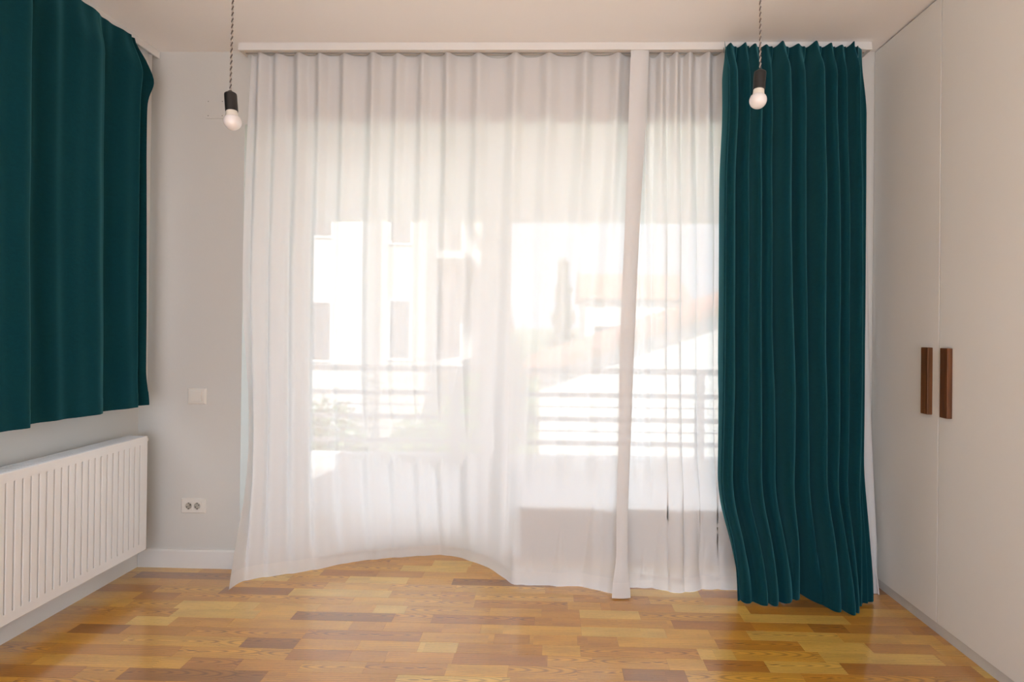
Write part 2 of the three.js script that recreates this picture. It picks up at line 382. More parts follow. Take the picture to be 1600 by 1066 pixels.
// sheer A: from the left end to the bunched edge right of the middle
const edgeA = table([[2.582, -1.514, 0.045], [2.2, -1.531, 0.045], [1.754, -1.537, 0.05], [1.311, -1.534, 0.05], [1.058, -1.502, 0.055], [0.807, -1.465, 0.06], [0.469, -1.444, 0.09], [0.277, -1.456, 0.15], [0.139, -1.463, 0.2], [0.01, -1.463, 0.245]].map(([a, b, c]) => [2.582 - a, b, c]));
const hemPts = [[-1.465, 0.0006, 0.241], [-1.46, 0.0006, 0.181], [-1.437, 0.0006, 0.138], [-1.352, 0.0006, 0.091], [-1.249, 0.0006, 0.041], [-1.145, 0.0006, -0.017], [-1.04, 0.0006, -0.087], [-0.892, 0.0006, -0.144], [-0.733, 0.0006, -0.187], [-0.636, 0.0006, -0.21], [-0.533, 0.0006, -0.215], [-0.422, 0.0006, -0.161], [-0.312, 0.0006, -0.077], [-0.221, 0.0006, 0.032], [-0.162, 0.0006, 0.118], [-0.114, 0.0006, 0.118], [-0.078, 0.0006, 0.118], [-0.016, 0.0006, 0.118], [0.046, 0.0006, 0.118], [0.156, 0.0006, 0.118], [0.263, 0.0006, 0.118], [0.322, 0.0006, 0.118]];
const hemA = table(hemPts.map((p, i) => [(lerp(i / (hemPts.length - 1), (p[0] - hemPts[0][0]) / (hemPts[hemPts.length - 1][0] - hemPts[0][0]), 0.9)), ...p]));
const tube = table([[2.562, 0.419, 0.06], [2.037, 0.398, 0.085], [1.573, 0.379, 0.105], [1.085, 0.361, 0.125], [0.662, 0.352, 0.145], [0.367, 0.343, 0.16], [0.193, 0.343, 0.17], [0.085, 0.338, 0.19], [0.004, 0.336, 0.215]].map(([a, b, c]) => [2.562 - a, b, c]));
const foldNoise = (u, f, k) => N3(u * f, 3.7 * k, 0.5 * k);
const ridgesA = []; for (let x = -1.53; x < 0.6;) { ridgesA.push(x); const dense = 1 - sstep(-1.35, -1.0, x); x += lerp(rr(0.105, 0.185), rr(0.075, 0.115), dense); }
const phA = phaseOf(ridgesA);
const ampA = ridgesA.map(() => rr(0.55, 1.0));
const SPLIT = 0.86;
function sheerA(u, v) {
  if (u <= SPLIT) {
    const s = u / SPLIT;
    const tb = tube(v * 2.555);
    const hm = hemA(s);
    const xt = lerp(-1.514, 0.412, s);
    const ph = phA(xt), k = Math.floor(ph), cy = ph - k, am = lerp(ampA[clamp(k, 0, ampA.length - 1)] ?? 0.7, ampA[clamp(k + 1, 0, ampA.length - 1)] ?? 0.7, cy);
    const ytop = 2.574 - 0.016 * Math.pow(Math.abs(Math.sin(Math.PI * ph)), 1.2) * clamp(0.5 + 1.3 * foldNoise(xt, 3.1, 2), 0.12, 1);
    const y = lerp(ytop, hm[1], v);
    const dx = edgeA(2.582 - y)[0] + 1.514;
    const w = Math.pow(v, 1.5);
    let x = lerp(xt, hm[0], w) + (dx - w * 0.051) * Math.exp(-s / 0.025) * (1 - w * 0.3);
    x = lerp(x, lerp(-1.514, tb[0], s), sstep(0.75, 1, s) * (1 - w));
    let z = lerp(0.04, hm[2], Math.pow(clamp((v - 0.35) / 0.65), hm[2] < 0.05 ? 3.0 : 2.2));
    z = lerp(z, lerp(z, tb[1], 0.75), sstep(0.9, 1, s));
    const A = lerp(0.021, 0.019, v) * am * (1 - 0.75 * sstep(0.9, 1, v)) * lerp(1.0, 0.8, sstep(0.1, 0.3, s)) * (0.55 + 0.45 * sstep(0, 0.08, v));
    const drift = 0.35 * N3(xt * 2, v * 1.5, 4);
    const nearTop = 1 - sstep(0.1, 0.45, v), crest = Math.pow(0.5 + 0.5 * Math.cos(2 * Math.PI * (ph + drift * v)), 2.6);
    z = lerp(z, 0.012 + 0.046 * am * crest, nearTop);
    z += (1 - nearTop) * (A * Math.cos(2 * Math.PI * (ph + drift * v)) + 0.35 * A * Math.cos(2 * Math.PI * (2 * ph + 0.8 * drift + 0.3 * am)));
    x += 0.007 * (1 - sstep(-1.35, -1.05, xt)) * Math.sin(2 * Math.PI * ph) * (1 - sstep(0.85, 1, v));
    z += 0.012 * N3(x * 3, y * 2.1, 8) * v;
    const inRecess = sstep(-1.5, -1.4, x) * sstep(0.75, 0.9, v); z = Math.max(z, lerp(0.012, -0.235, inRecess));
    z = overRadiator(x, y, z);
    return [x, y, z];
  }
  const q = (u - SPLIT) / (1 - SPLIT);
  const tb = tube(v * 2.555), y = lerp(2.567, 0.006, v);
  const w = lerp(lerp(0.046, 0.036, sstep(0, 0.4, v)), 0.028, sstep(0.5, 0.85, v)) + 0.016 * sstep(0.93, 1, v);
  const th = Math.PI * (0.5 + 3 * q);     // zigzag through the bundle
  const twist = 0.5 * Math.sin(v * 5.0);
  return [tb[0] + w * Math.sin(th + 0.25 * twist) * (0.86 + 0.14 * q), y, tb[1] + lerp(-0.004, 0.03, q) + 0.006 * Math.cos(2 * th) * (1 - 0.5 * v) + 0.003];
}
{
  const t = thing('sheer_curtain', 'wide white sheer curtain in front of the terrace door, hem lifted in the middle', 'curtain', [-0.5, 0, 0.05]);
  const L = (g) => { g.translate(0.5, 0, -0.05); return g; };
  mesh('panel', L(cloth(760, 90, sheerA, 0, 0.985)), M.sheer, t);
  mesh('hem', L(cloth(760, 2, (u, v) => { const p = sheerA(u, v); return [p[0], p[1], p[2] + 0.0006]; }, 0.976, 1)), M.sheerHem, t);
  const gl = []; for (let i = 0; i < ridgesA.length; i++) if (ridgesA[i] < 0.42 && ridgesA[i] > -1.5) gl.push(box(ridgesA[i] - 0.0018, ridgesA[i] + 0.0018, 2.556, 2.577, 0.034, 0.038));
  for (const g of gl) mesh('hook', L(g), M.gasket, t);
}
// sheer B: right of the bunched edge, running behind the teal curtain to the wardrobe
const hemB = table([[0, 0.32, 0.0006, 0.12], [0.02, 0.384, 0.0006, 0.118], [0.06, 0.433, 0.0006, 0.118], [0.115, 0.499, 0.0006, 0.121], [0.155, 0.549, 0.0006, 0.14], [0.19, 0.589, 0.0006, 0.16], [0.245, 0.657, 0.0006, 0.15], [0.295, 0.715, 0.0006, 0.13], [0.315, 0.739, 0.0006, 0.118], [0.33, 0.754, 0.0006, 0.118], [0.37, 0.802, 0.0006, 0.118], [0.41, 0.847, 0.0006, 0.118], [0.52, 0.981, 0.0006, 0.116], [0.7, 1.195, 0.0006, 0.1], [0.9, 1.434, 0.0006, 0.1], [0.96, 1.5, 0.0006, 0.11], [1, 1.552, 0.0006, 0.13]]);
const ridgesB = [0.40, 0.455, 0.53, 0.60, 0.665, 0.755, 0.83, 0.9, 0.99, 1.07, 1.15, 1.22, 1.3, 1.36, 1.41, 1.45, 1.485, 1.515];
const phB = phaseOf(ridgesB);
function sheerB(u, v) {
  const hm = hemB(u), xt = lerp(0.37, 1.506, u), ph = phB(xt);
  const ytop = 2.574 - 0.014 * Math.pow(Math.abs(Math.sin(Math.PI * ph)), 1.2) * clamp(0.6 + foldNoise(xt, 4, 3), 0.1, 1);
  const y = lerp(ytop, hm[1], v), w = Math.pow(v, 1.8);
  let x = lerp(xt, hm[0], w) + 0.012 * N3(xt * 5, v * 2, 3) * v * (1 - v);
  let z = lerp(0.036, hm[2], Math.pow(clamp((v - 0.4) / 0.6), 2.2));
  const A = 0.017 * sstep(0.36, 0.5, xt) * (1 - 0.8 * sstep(0.92, 1, v)) * (0.6 + 0.4 * sstep(0, 0.1, v));
  { const nt = 1 - sstep(0.1, 0.45, v), pp = ph + 0.25 * N3(xt * 3, v * 2, 1) * v; z = lerp(z, 0.012 + 0.042 * Math.pow(0.5 + 0.5 * Math.cos(2 * Math.PI * pp), 2.6), nt) + (1 - nt) * A * Math.cos(2 * Math.PI * pp); }
  x += 0.018 * sstep(0.44, 0.56, xt) * Math.sin(2 * Math.PI * ph) * (1 - 0.6 * sstep(0.9, 1, v)) * (0.35 + 0.65 * sstep(0.05, 0.4, v));
  x += lerp(0, 0.014, sstep(0.92, 1, u)) * Math.sin(Math.PI * v) ;
  z = Math.max(z, 0.012);
  z = overRadiator(x, y, z);
  return [Math.min(x, 1.566), y, z];
}
{
  const t = thing('sheer_curtain', 'narrower sheer curtain with fine slanting folds, partly behind the teal floor-length curtain', 'curtain', [1, 0, 0.05]);
  const L = (g) => { g.translate(-1, 0, -0.05); return g; };
  mesh('panel', L(cloth(420, 80, sheerB, 0, 0.985)), M.sheer, t);
  mesh('hem', L(cloth(420, 2, (u, v) => { const p = sheerB(u, v); return [p[0], p[1], p[2] + 0.0006]; }, 0.976, 1)), M.sheerHem, t);
  const edge = []; for (let i = 0; i <= 40; i++) edge.push(new THREE.Vector3(...sheerB(1, i / 40)).add(new THREE.Vector3(-0.002, 0, 0.004)));
  mesh('edge_piping', L(new THREE.TubeGeometry(new THREE.CatmullRomCurve3(edge), 90, 0.0035, 6)), M.sheerHem, t);
  for (const r of ridgesB) if (r < 1.0) mesh('hook', L(box(r - 0.0018, r + 0.0018, 2.556, 2.577, 0.034, 0.038)), M.gasket, t);
}
// teal floor-length curtain
const tL = table([[0, 0.80], [0.12, 0.802], [0.25, 0.788], [0.62, 0.789], [0.83, 0.785], [0.91, 0.812], [0.965, 0.838], [1, 0.857]]);
const tR = table([[0, 1.43], [0.15, 1.425], [0.27, 1.43], [0.62, 1.435], [0.85, 1.43], [0.92, 1.42], [1, 1.41]]);
const tHem = table([[0, 0.857, 0.217], [0.06, 0.892, 0.24], [0.19, 0.968, 0.266], [0.3, 1.033, 0.25], [0.44, 1.124, 0.222], [0.52, 1.165, 0.16], [0.58, 1.197, 0.19], [0.66, 1.23, 0.277], [0.75, 1.284, 0.305], [0.87, 1.348, 0.326], [0.93, 1.38, 0.25], [1, 1.41, 0.24]]);
const ridgesT = [0.789, 0.825, 0.911, 0.964, 1.029, 1.108, 1.197, 1.279, 1.355, 1.411, 1.461, 1.5].map((x) => (x - 0.789) / 0.703);
const phT = phaseOf(ridgesT), ampT = ridgesT.map((_, i) => [0.9, 1.05, 0.5, 0.95, 0.45, 1.1, 0.6, 1.0, 0.75, 0.5, 0.9, 0.8][i]);
function tealR(u, v) {
  const uu = u - 0.06 * (v - 0.45) * Math.sin(Math.PI * u) + 0.03 * N3(u * 4, v * 2.2, 6) * sstep(0.05, 0.3, v) * Math.sin(Math.PI * u);
  const ph = phT(uu), k = Math.floor(ph), am = lerp(ampT[clamp(k, 0, 11)], ampT[clamp(k + 1, 0, 11)], ph - k);
  const hm = tHem(u), low = sstep(0.78, 1, v);
  const x0 = lerp(tL(v)[0], tR(v)[0], u);
  const head = 1 - sstep(0.0, 0.06, v);
  // header: fine pencil pleats running into the deep folds
  const pl = phT(uu) * 2;
  const kr = Math.round(ph), tip = Math.pow(clamp(Math.cos(2 * Math.PI * ph)), 2.5) * [0.014, 0.004, 0.012, 0.002, 0.006, 0.012, 0.003, 0.013, 0.004, 0.0, 0.012, 0][clamp(kr, 0, 11)] + 0.004 * N3(u * 30, 0, 2);
  const y = lerp(2.562 + tip, 0.004, v);
  const zc = lerp(lerp(0.130, 0.148, sstep(0, 0.3, v)), hm[1], low);
  const az = lerp(0.078, 0.024, sstep(0.85, 1, v)) * am * (1 - 0.75 * head);
  const c = Math.cos(2 * Math.PI * ph), s = Math.sin(2 * Math.PI * ph);
  let z = zc + az * (c >= 0 ? Math.pow(c, 0.8) : c * 0.75) + head * 0.007 * Math.cos(2 * Math.PI * pl + 1) + 0.006 * N3(u * 14, v * 7, 3) * (1 - head) + 0.008 * N3(u * 5, v * 4, 7);
  let x = lerp(x0, lerp(x0, hm[0], 0.8), low) + 0.016 * s * (1 - 0.6 * head) * (1 - 0.5 * low) * am;
  // side gathers just under the header
  z += 0.012 * Math.exp(-Math.pow((v - 0.07) / 0.03, 2)) * N3(u * 22, 5, 1);
  z = Math.max(z, v < 0.03 ? 0.104 : 0.07 + 0.066 * sstep(0.45, 0.78, v));
  return [x, y, z];
}
{
  const t = thing('blackout_curtain', 'teal floor-length curtain gathered in deep folds beside the white wardrobe', 'curtain', [1.13, 0, 0.15]);
  const L = (g) => { g.translate(-1.13, 0, -0.15); return g; };
  mesh('panel', L(cloth(420, 130, tealR, 0, 1)), M.velvet, t);
  const back = cloth(40, 70, (u, v) => {
    const p = tealR(1, v), w = sstep(0, 0.12, v) * (1 - 0.45 * sstep(0.8, 1, v)), c = Math.cos(u * 15.7);
    return [lerp(p[0], lerp(1.455, 1.502, w), u) + 0.007 * c * w, Math.min(p[1], lerp(2.556, 0.005, v)), lerp(p[2], lerp(0.11, 0.072, w) + 0.12 * sstep(0.75, 1, v), u) - 0.012 * (1 - c) * w * (1 - u)];
  }, 0, 1);
  mesh('turned_back_edge', L(back), M.velvet, t);
  for (let i = 0; i < 11; i += 1) { const u = clamp(ridgesT[i], 0.01, 0.99), p = tealR(u, 0); mesh('hook', L(box(p[0] - 0.0015, p[0] + 0.0015, 2.545, 2.57, 0.0975, 0.101)), M.gasket, t); }
}
// short teal curtain on the left wall
const ridgesS = [0.06, 0.135, 0.225, 0.42, 0.79, 1.10, 1.28, 1.55, 1.75, 1.95];
const phS = phaseOf(ridgesS), ampS = [0.6, 0.7, 0.8, 1.0, 1.05, 0.9, 0.7, 1, 0.8, 0.8];
function tealL(u, v) {
  const zz = lerp(0.155, 1.82, u), ph = -phS(zz) + 9, k = Math.floor(ph), am = lerp(ampS[clamp(k, 0, 9)], ampS[clamp(k + 1, 0, 9)], ph - k);
  const c = Math.cos(2 * Math.PI * ph), s = Math.sin(2 * Math.PI * ph), head = 1 - sstep(0, 0.1, v);
  const y = lerp(2.566, 0.832, v);
  const fr = ph - k, bump = fr < 0.22 ? Math.cos(Math.PI * fr / 0.22) : -Math.cos(Math.PI * (fr - 0.22) / 0.78);  // steep behind each ridge, a long slope in front
  let x = -1.957 + 0.036 * am * (1 - 0.62 * head) * bump + 0.0055 * Math.sin(zz * 41 + 1.2 * Math.sin(y * 1.3)) * (1 - 0.4 * head) + 0.0035 * Math.sin(zz * 73 + 0.8 * Math.sin(y * 2.1 + 1)) + 0.004 * N3(zz * 9, y * 2.2, 1) + 0.012 * v * v;
  x -= 0.016 * head;
  let z = zz + 0.0 * s;
  // the free edge by the corner bellies out a hand below the rail and again at the hem
  const e = Math.exp(-u / 0.03);
  z += e * (0.05 * (1 - sstep(0, 0.05, v)) - 0.045 * Math.exp(-Math.pow((v - 0.095) / 0.045, 2)) - 0.02 * sstep(0.9, 1, v));
  return [x, y, z];
}
{
  const t = thing('blackout_curtain', 'short teal curtain ending above the large white radiator', 'curtain', [-1.97, 0.83, 0.95]);
  const L = (g) => { g.translate(1.97, -0.83, -0.95); return g; };
  mesh('panel', L(cloth(460, 90, tealL, 0, 1)), M.velvet, t);
  mesh('hem', L(cloth(460, 3, (u, v) => { const p = tealL(u, v); return [p[0] + 0.0012, p[1], p[2]]; }, 0.962, 1)), M.velvet, t);
  const s = thing('sheer_curtain', 'cream sheer curtain edge showing behind the short teal curtain', 'curtain', [-2.03, 0.86, 0.9]);
  const f = (u, v) => { const z = lerp(0.02, 1.8, u); return [-2.012 + 0.012 * Math.cos(z * 74) * (0.7 + 0.3 * N3(z * 4, v * 2, 2)), lerp(2.572, 0.9, v), z + 0.008 * Math.sin(z * 74)]; };
  mesh('panel', (() => { const g = cloth(340, 40, f, 0, 1); g.translate(2.03, -0.86, -0.9); return g; })(), M.sheer, s);
}

// ---------------------------------------------------------------- radiators
function radiator(name, label, L, H, D, pos, turn, group) {
  // built along local +x (length), face towards local +z, origin at back bottom left
  const t = thing(name, label, 'radiator', pos); t.rotation.y = turn;
  const rib = 0.03333, n = Math.floor((L - 0.045) / rib), m0 = (L - n * rib) / 2;
  const s = new THREE.Shape([[0.003, 0.003], [L - 0.003, 0.003], [L - 0.003, H - 0.003], [0.003, H - 0.003]].map((p) => new THREE.Vector2(...p)));
  for (let i = 0; i < n; i++) {
    const c = m0 + (i + 0.5) * rib, w = 0.0055, y0 = 0.036, y1 = H - 0.034, p = new THREE.Path();
    p.moveTo(c - w, y0 + w); p.lineTo(c - w, y1 - w); p.quadraticCurveTo(c - w, y1, c, y1); p.quadraticCurveTo(c + w, y1, c + w, y1 - w); p.lineTo(c + w, y0 + w); p.quadraticCurveTo(c + w, y0, c, y0); p.quadraticCurveTo(c - w, y0, c - w, y0 + w);
    s.holes.push(p);
  }
  const fp = new THREE.ExtrudeGeometry(s, { depth: 0.006, bevelEnabled: true, bevelSize: 0.003, bevelThickness: 0.003, bevelSegments: 3, curveSegments: 2 });
  fp.translate(0, 0, D - 0.0095); mesh('front_panel', fp, M.radiator, t);
  mesh('water_channel', box(0.004, L - 0.004, 0.006, H - 0.006, D - 0.022, D - 0.010), M.radiator, t);
  mesh('back_panel', box(0.004, L - 0.004, 0.006, H - 0.02, 0.002, 0.014), M.radiator, t);
  for (const x of [0, L - 0.0015]) mesh('side_panel', box(x, x + 0.0015, 0.012, H, 0.002, D - 0.008), M.radiator, t);
  const sl = []; for (let x = 0.012; x < L - 0.01; x += 0.0125) sl.push(box(x - 0.003, x + 0.003, H - 0.003, H - 0.0005, 0.012, D - 0.018));
  const gr = mesh('top_grille', [...sl, box(0, L, H - 0.006, H, 0.004, 0.013), box(0, L, H - 0.006, H, D - 0.02, D - 0.008)], M.grille, t);
  const fin = []; for (let x = 0.02; x < L - 0.02; x += 0.0255) fin.push(box(x - 0.0006, x + 0.0006, 0.02, H - 0.03, 0.018, D - 0.022));
  mesh('fins', fin, M.radiator, t);
  return t;
}
{
  // local +z must face +x in the room: turn +90 degrees; local +x then runs towards -z
  const L = 1.5, z0 = 0.123;
  const a = radiator('radiator', 'large white ribbed panel radiator under the short teal curtain', L, 0.547, 0.102, [-2.038, 0.134, z0 + L], Math.PI / 2);
  const lx = L;                            // end next to the corner
  const valve = mesh('valve', [cyl(0.006, 0.006, 0.03, lx + 0.012, 0.52, 0.06, 14, 'x'), cyl(0.011, 0.011, 0.012, lx + 0.004, 0.52, 0.06, 18, 'x')], M.chrome, a);
  mesh('air_vent_cap', [cyl(0.0135, 0.0135, 0.016, lx + 0.034, 0.52, 0.06, 20, 'x'), cyl(0.008, 0.011, 0.006, lx + 0.045, 0.52, 0.06, 20, 'x')], M.plastic, a);
  for (const x of [0.25, L - 0.25]) mesh('bracket', box(x - 0.015, x + 0.015, 0.06, 0.48, -0.0365, 0.002), M.radiator, a);
  const b = radiator('radiator', 'low wide radiator seen through the sheer curtain beneath the window', 1.12, 0.262, 0.075, [-0.135, 0.109, 0.029], 0);
  for (const x of [0.15, 0.97]) mesh('foot', [box(x - 0.012, x + 0.012, -0.109, 0.04, 0.02, 0.034), box(x - 0.03, x + 0.03, -0.109, -0.104, 0.0, 0.055)], M.radiator, b);
  mesh('pipe', cyl(0.008, 0.008, 0.115, -0.022, -0.05, 0.04, 14), M.radiator, b);
  mesh('valve', [cyl(0.009, 0.009, 0.03, -0.012, 0.02, 0.04, 14, 'x'), cyl(0.012, 0.012, 0.03, -0.022, 0.02, 0.04, 16)], M.chrome, b);
}

// ---------------------------------------------------------------- switch, sockets, cover plate
{
  const t = thing('light_switch', 'single cream light switch on the wall left of the sheer curtain', 'switch', [-1.774, 0.861, 0]);
  const plate = new THREE.ExtrudeGeometry(new THREE.Shape([[-0.040, -0.034], [0.040, -0.034], [0.040, 0.034], [-0.040, 0.034]].map((p) => new THREE.Vector2(...p))), { depth: 0.002, bevelEnabled: true, bevelThickness: 0.007, bevelSize: 0.007, bevelOffset: 0, bevelSegments: 1 });
  plate.translate(0, 0, 0.0); mesh('plate', plate, M.plastic, t).position.z = 0.0;
  mesh('rocker', box(-0.028, 0.028, -0.027, 0.027, 0.006, 0.0135, 0.002), M.plastic, t).rotation.x = -0.04;
}
{
  const t = thing('power_socket', 'double cream wall socket low on the wall above the baseboard', 'socket', [-1.784, 0.310, 0]);
  const plate = new THREE.ExtrudeGeometry(new THREE.Shape([[-0.057, -0.032], [0.057, -0.032], [0.057, 0.032], [-0.057, 0.032]].map((p) => new THREE.Vector2(...p))), { depth: 0.002, bevelEnabled: true, bevelThickness: 0.006, bevelSize: 0.006, bevelSegments: 1 });
  mesh('plate', plate, M.plastic, t);
  for (const x of [-0.022, 0.022]) {
    const ring = new THREE.LatheGeometry([[0.0165, 0.002], [0.0165, 0.0095], [0.0185, 0.0098], [0.020, 0.0088], [0.020, 0.006]].map((p) => new THREE.Vector2(...p)), 32); ring.rotateX(Math.PI / 2);
    const sq = new THREE.Shape([[-0.0205, -0.0215], [0.0205, -0.0215], [0.0205, 0.0215], [-0.0205, 0.0215]].map((p) => new THREE.Vector2(...p))); const hp = new THREE.Path(); hp.absarc(0, 0, 0.0172, 0, Math.PI * 2, true); sq.holes.push(hp);
    const sg = new THREE.ExtrudeGeometry(sq, { depth: 0.0015, bevelEnabled: false, curveSegments: 24 }); sg.translate(x, 0, 0.0082);
    const ins = mesh('insert', [sg, (() => { ring.translate(x, 0, 0); return ring; })()], M.plastic, t);
    mesh('well', cyl(0.0166, 0.0166, 0.001, x, 0, 0.0083, 28, 'z'), M.contact, ins);
    const ph = [];
    for (const s of [-1, 1]) ph.push(cyl(0.003, 0.003, 0.0012, x + s * 0.0085, s * 0.0052, 0.0092, 12, 'z'));
    mesh('pin_hole', ph[0], M.socketDark, ins); mesh('pin_hole', ph[1], M.socketDark, ins);
    mesh('earth_clip', box(x - 0.0025, x + 0.0025, 0.0115, 0.0165, 0.0085, 0.0105), M.socketDark, ins);
    mesh('earth_clip', box(x - 0.0025, x + 0.0025, -0.0165, -0.0115, 0.0085, 0.0105), M.socketDark, ins);
  }
}
{
  const t = thing('cover_plate', 'square wall cover plate painted over, behind the left hanging bulb', 'cover plate', [-1.70, 2.312, 0]);
  mesh('plate', box(-0.05, 0.05, -0.05, 0.05, 0, 0.005, 0.001), M.wall, t);
  for (const x of [-0.036, 0.036]) for (const y of [-0.036, 0.036]) mesh('screw', cyl(0.0022, 0.0022, 0.001, x, y, 0.0052, 10, 'z'), M.socketDark, t);
}

// ---------------------------------------------------------------- pendant bulbs
function pendant(label, x, yTop, z, lean, leanZ) {
  const t = thing('pendant_lamp', label, 'lamp', [x, CE, z], 'bare bulbs hanging from the ceiling');
  const d = CE - yTop;                      // cord length to the socket
  mesh('ceiling_rose', new THREE.LatheGeometry([[0, -0.028], [0.022, -0.027], [0.044, -0.02], [0.05, -0.008], [0.05, 0]].map((p) => new THREE.Vector2(...p)), 32), M.black, t);
  const sx = Math.sin(lean) * 0.0, top = new THREE.Vector3(sx + lean * 0.06, -0.02, 0), bot = new THREE.Vector3(0, -d, 0);
  for (let k = 0; k < 2; k++) {
    const pts = []; for (let i = 0; i <= 150; i++) { const q = i / 150, a = q * d * 2 * Math.PI / 0.022 + k * Math.PI, p = top.clone().lerp(bot, q); pts.push(new THREE.Vector3(p.x + 0.0018 * Math.cos(a), p.y, p.z + 0.0018 * Math.sin(a))); }
    mesh('cord', new THREE.TubeGeometry(new THREE.CatmullRomCurve3(pts), 300, 0.0021, 6), k ? M.cordDark : M.cord, t);
  }
  const h = new THREE.Group(); h.name = 'lamp_holder'; h.position.set(0, -d, 0); h.rotation.set(leanZ, 0, lean); t.add(h);
  mesh('socket_shell', new THREE.LatheGeometry([[0, 0.006], [0.007, 0.006], [0.007, 0], [0.0155, -0.001], [0.0195, -0.004], [0.0205, -0.009], [0.0205, -0.066], [0.0185, -0.068], [0.016, -0.066]].map((p) => new THREE.Vector2(...p)), 40), M.black, h);
  const neck = [[0.0145, -0.05], [0.0175, -0.062], [0.0185, -0.072], [0.0195, -0.082], [0.0215, -0.088]];
  mesh('bulb_collar', new THREE.LatheGeometry(neck.map((p) => new THREE.Vector2(...p)), 40), M.bulbBase, h);
  const b = [[0.0215, -0.0878], [0.0235, -0.0905]]; const R = 0.0292, cy = -0.1055;
  for (let a = 32; a >= -90; a -= 6) b.push([Math.max(0, R * Math.cos(a * Math.PI / 180)), cy + R * Math.sin(a * Math.PI / 180)]);
  mesh('bulb', new THREE.LatheGeometry(b.map((p) => new THREE.Vector2(...p)), 48), M.bulb, h);
}
pendant('bare white bulb on a twisted cord, hanging left of the wide sheer curtain', -1.132, 2.034, 0.8605, 0.12, -0.06);
pendant('bare white bulb on a twisted cord in front of the teal floor-length curtain', 0.7274, 2.132, 0.8142, -0.08, -0.04);

// ---------------------------------------------------------------- terrace
{
  const FY = -0.2, ZE = -2.9;
  struct(mesh('terrace_floor', box(-4.2, 4.2, FY - 0.2, FY, ZE - 0.1, -WT), M.tileFloor));
  struct(mesh('terrace_ceiling', box(-2.42, 4.2, 2.42, 2.62, ZE - 0.1, -WT), M.concrete));
  struct(mesh('trim_1', box(-2.42, 4.2, 2.315, 2.42, ZE - 0.1, ZE + 0.06), M.white));
  struct(mesh('terrace_parapet', box(-4.2, 4.2, FY, -0.05, ZE - 0.1, ZE + 0.06, 0.01), M.white));
  const t = thing('railing', 'grey metal terrace railing with horizontal bars outside the glass', 'railing', [0, -0.05, ZE]);
  const L = (g) => { g.translate(0, 0.05, -ZE); return g; };
  mesh('top_rail', L(box(-4.1, 4.1, 0.782, 0.842, ZE - 0.025, ZE + 0.025, 0.006)), M.steel, t);
  for (const y of [0.568, 0.325, 0.086]) mesh('bar', L(box(-4.1, 4.1, y - 0.024, y + 0.024, ZE - 0.012, ZE + 0.012, 0.004)), M.steel, t);
  for (const y of [0.449, 0.205]) mesh('thin_bar', L(cyl(0.006, 0.006, 8.2, 0, y, ZE, 8, 'x')), M.steel, t);
  for (const x of [-3.4, -0.95, 1.5, 3.9]) mesh('post', L(box(x - 0.045, x + 0.045, -0.05, 0.782, ZE - 0.02, ZE + 0.02, 0.004)), M.steel, t);
}
// ---------------------------------------------------------------- beyond the terrace
const GY = -3.3;
struct(mesh('ground', box(-60, 60, GY - 0.5, GY, -90, -3.1), M.grass));
function leaves(n, f, size, mat, parent) {
  const pos = [];
  for (let i = 0; i < n; i++) {
    const c = f(); const a = new THREE.Vector3(rr(-1, 1), rr(-1, 1), rr(-1, 1)).normalize().multiplyScalar(size * rr(0.6, 1.3)), b = new THREE.Vector3(rr(-1, 1), rr(-1, 1), rr(-1, 1)).normalize().multiplyScalar(size * rr(0.6, 1.3));
    pos.push(c[0], c[1], c[2], c[0] + a.x, c[1] + a.y, c[2] + a.z, c[0] + b.x, c[1] + b.y, c[2] + b.z);
  }
  const g = new THREE.BufferGeometry(); g.setAttribute('position', new THREE.Float32BufferAttribute(pos, 3)); g.computeVertexNormals();
  return mesh('foliage', g, mat, parent);
}
{ // conifer
  const t = thing('conifer_tree', 'tall dark tree seen faintly through the sheer beyond the railing', 'tree', [0.45, GY, -17.6]);
  mesh('trunk', cyl(0.06, 0.2, 6.4, 0, 3.2, 0, 10), M.bark, t);
  leaves(9000, () => { const h = Math.pow(rnd(), 1.3), r = 1.05 * (1 - h * 0.93) * Math.sqrt(rnd()) * (0.75 + 0.25 * Math.sin(h * 40)), a = rnd() * 6.283; return [r * Math.cos(a), 1.0 + 6.0 * h, r * Math.sin(a)]; }, 0.16, M.leafDark, t);
}
const shrubLabels = ['round green shrub right of the apartment block, nearest the railing post', 'wide green shrub below the apartment block balconies', 'green shrub by the pale wing of the apartment block', 'low green shrub at the foot of the conifer'];
[[-1.55, -9.2, 0.85, 3.5], [-2.05, -6.2, 0.75, 3.1], [-3.85, -7.0, 0.75, 3.2], [-1.6, -24, 0.8, 4.2]].forEach(([x, z, r, h], i) => {
  const t = thing('garden_shrub', shrubLabels[i], 'shrub', [x, GY, z], 'shrubs beyond the terrace');
  mesh('stem', cyl(0.03, 0.07, h * 0.7, 0, h * 0.35, 0, 8), M.bark, t);
  leaves(3200, () => { const a = rnd() * 6.283, b = Math.acos(rr(-1, 1)), q = Math.cbrt(rnd()); return [r * q * Math.sin(b) * Math.cos(a), h * 0.58 + h * 0.45 * q * Math.cos(b), r * q * Math.sin(b) * Math.sin(a)]; }, 0.13, M.leaf, t);
});
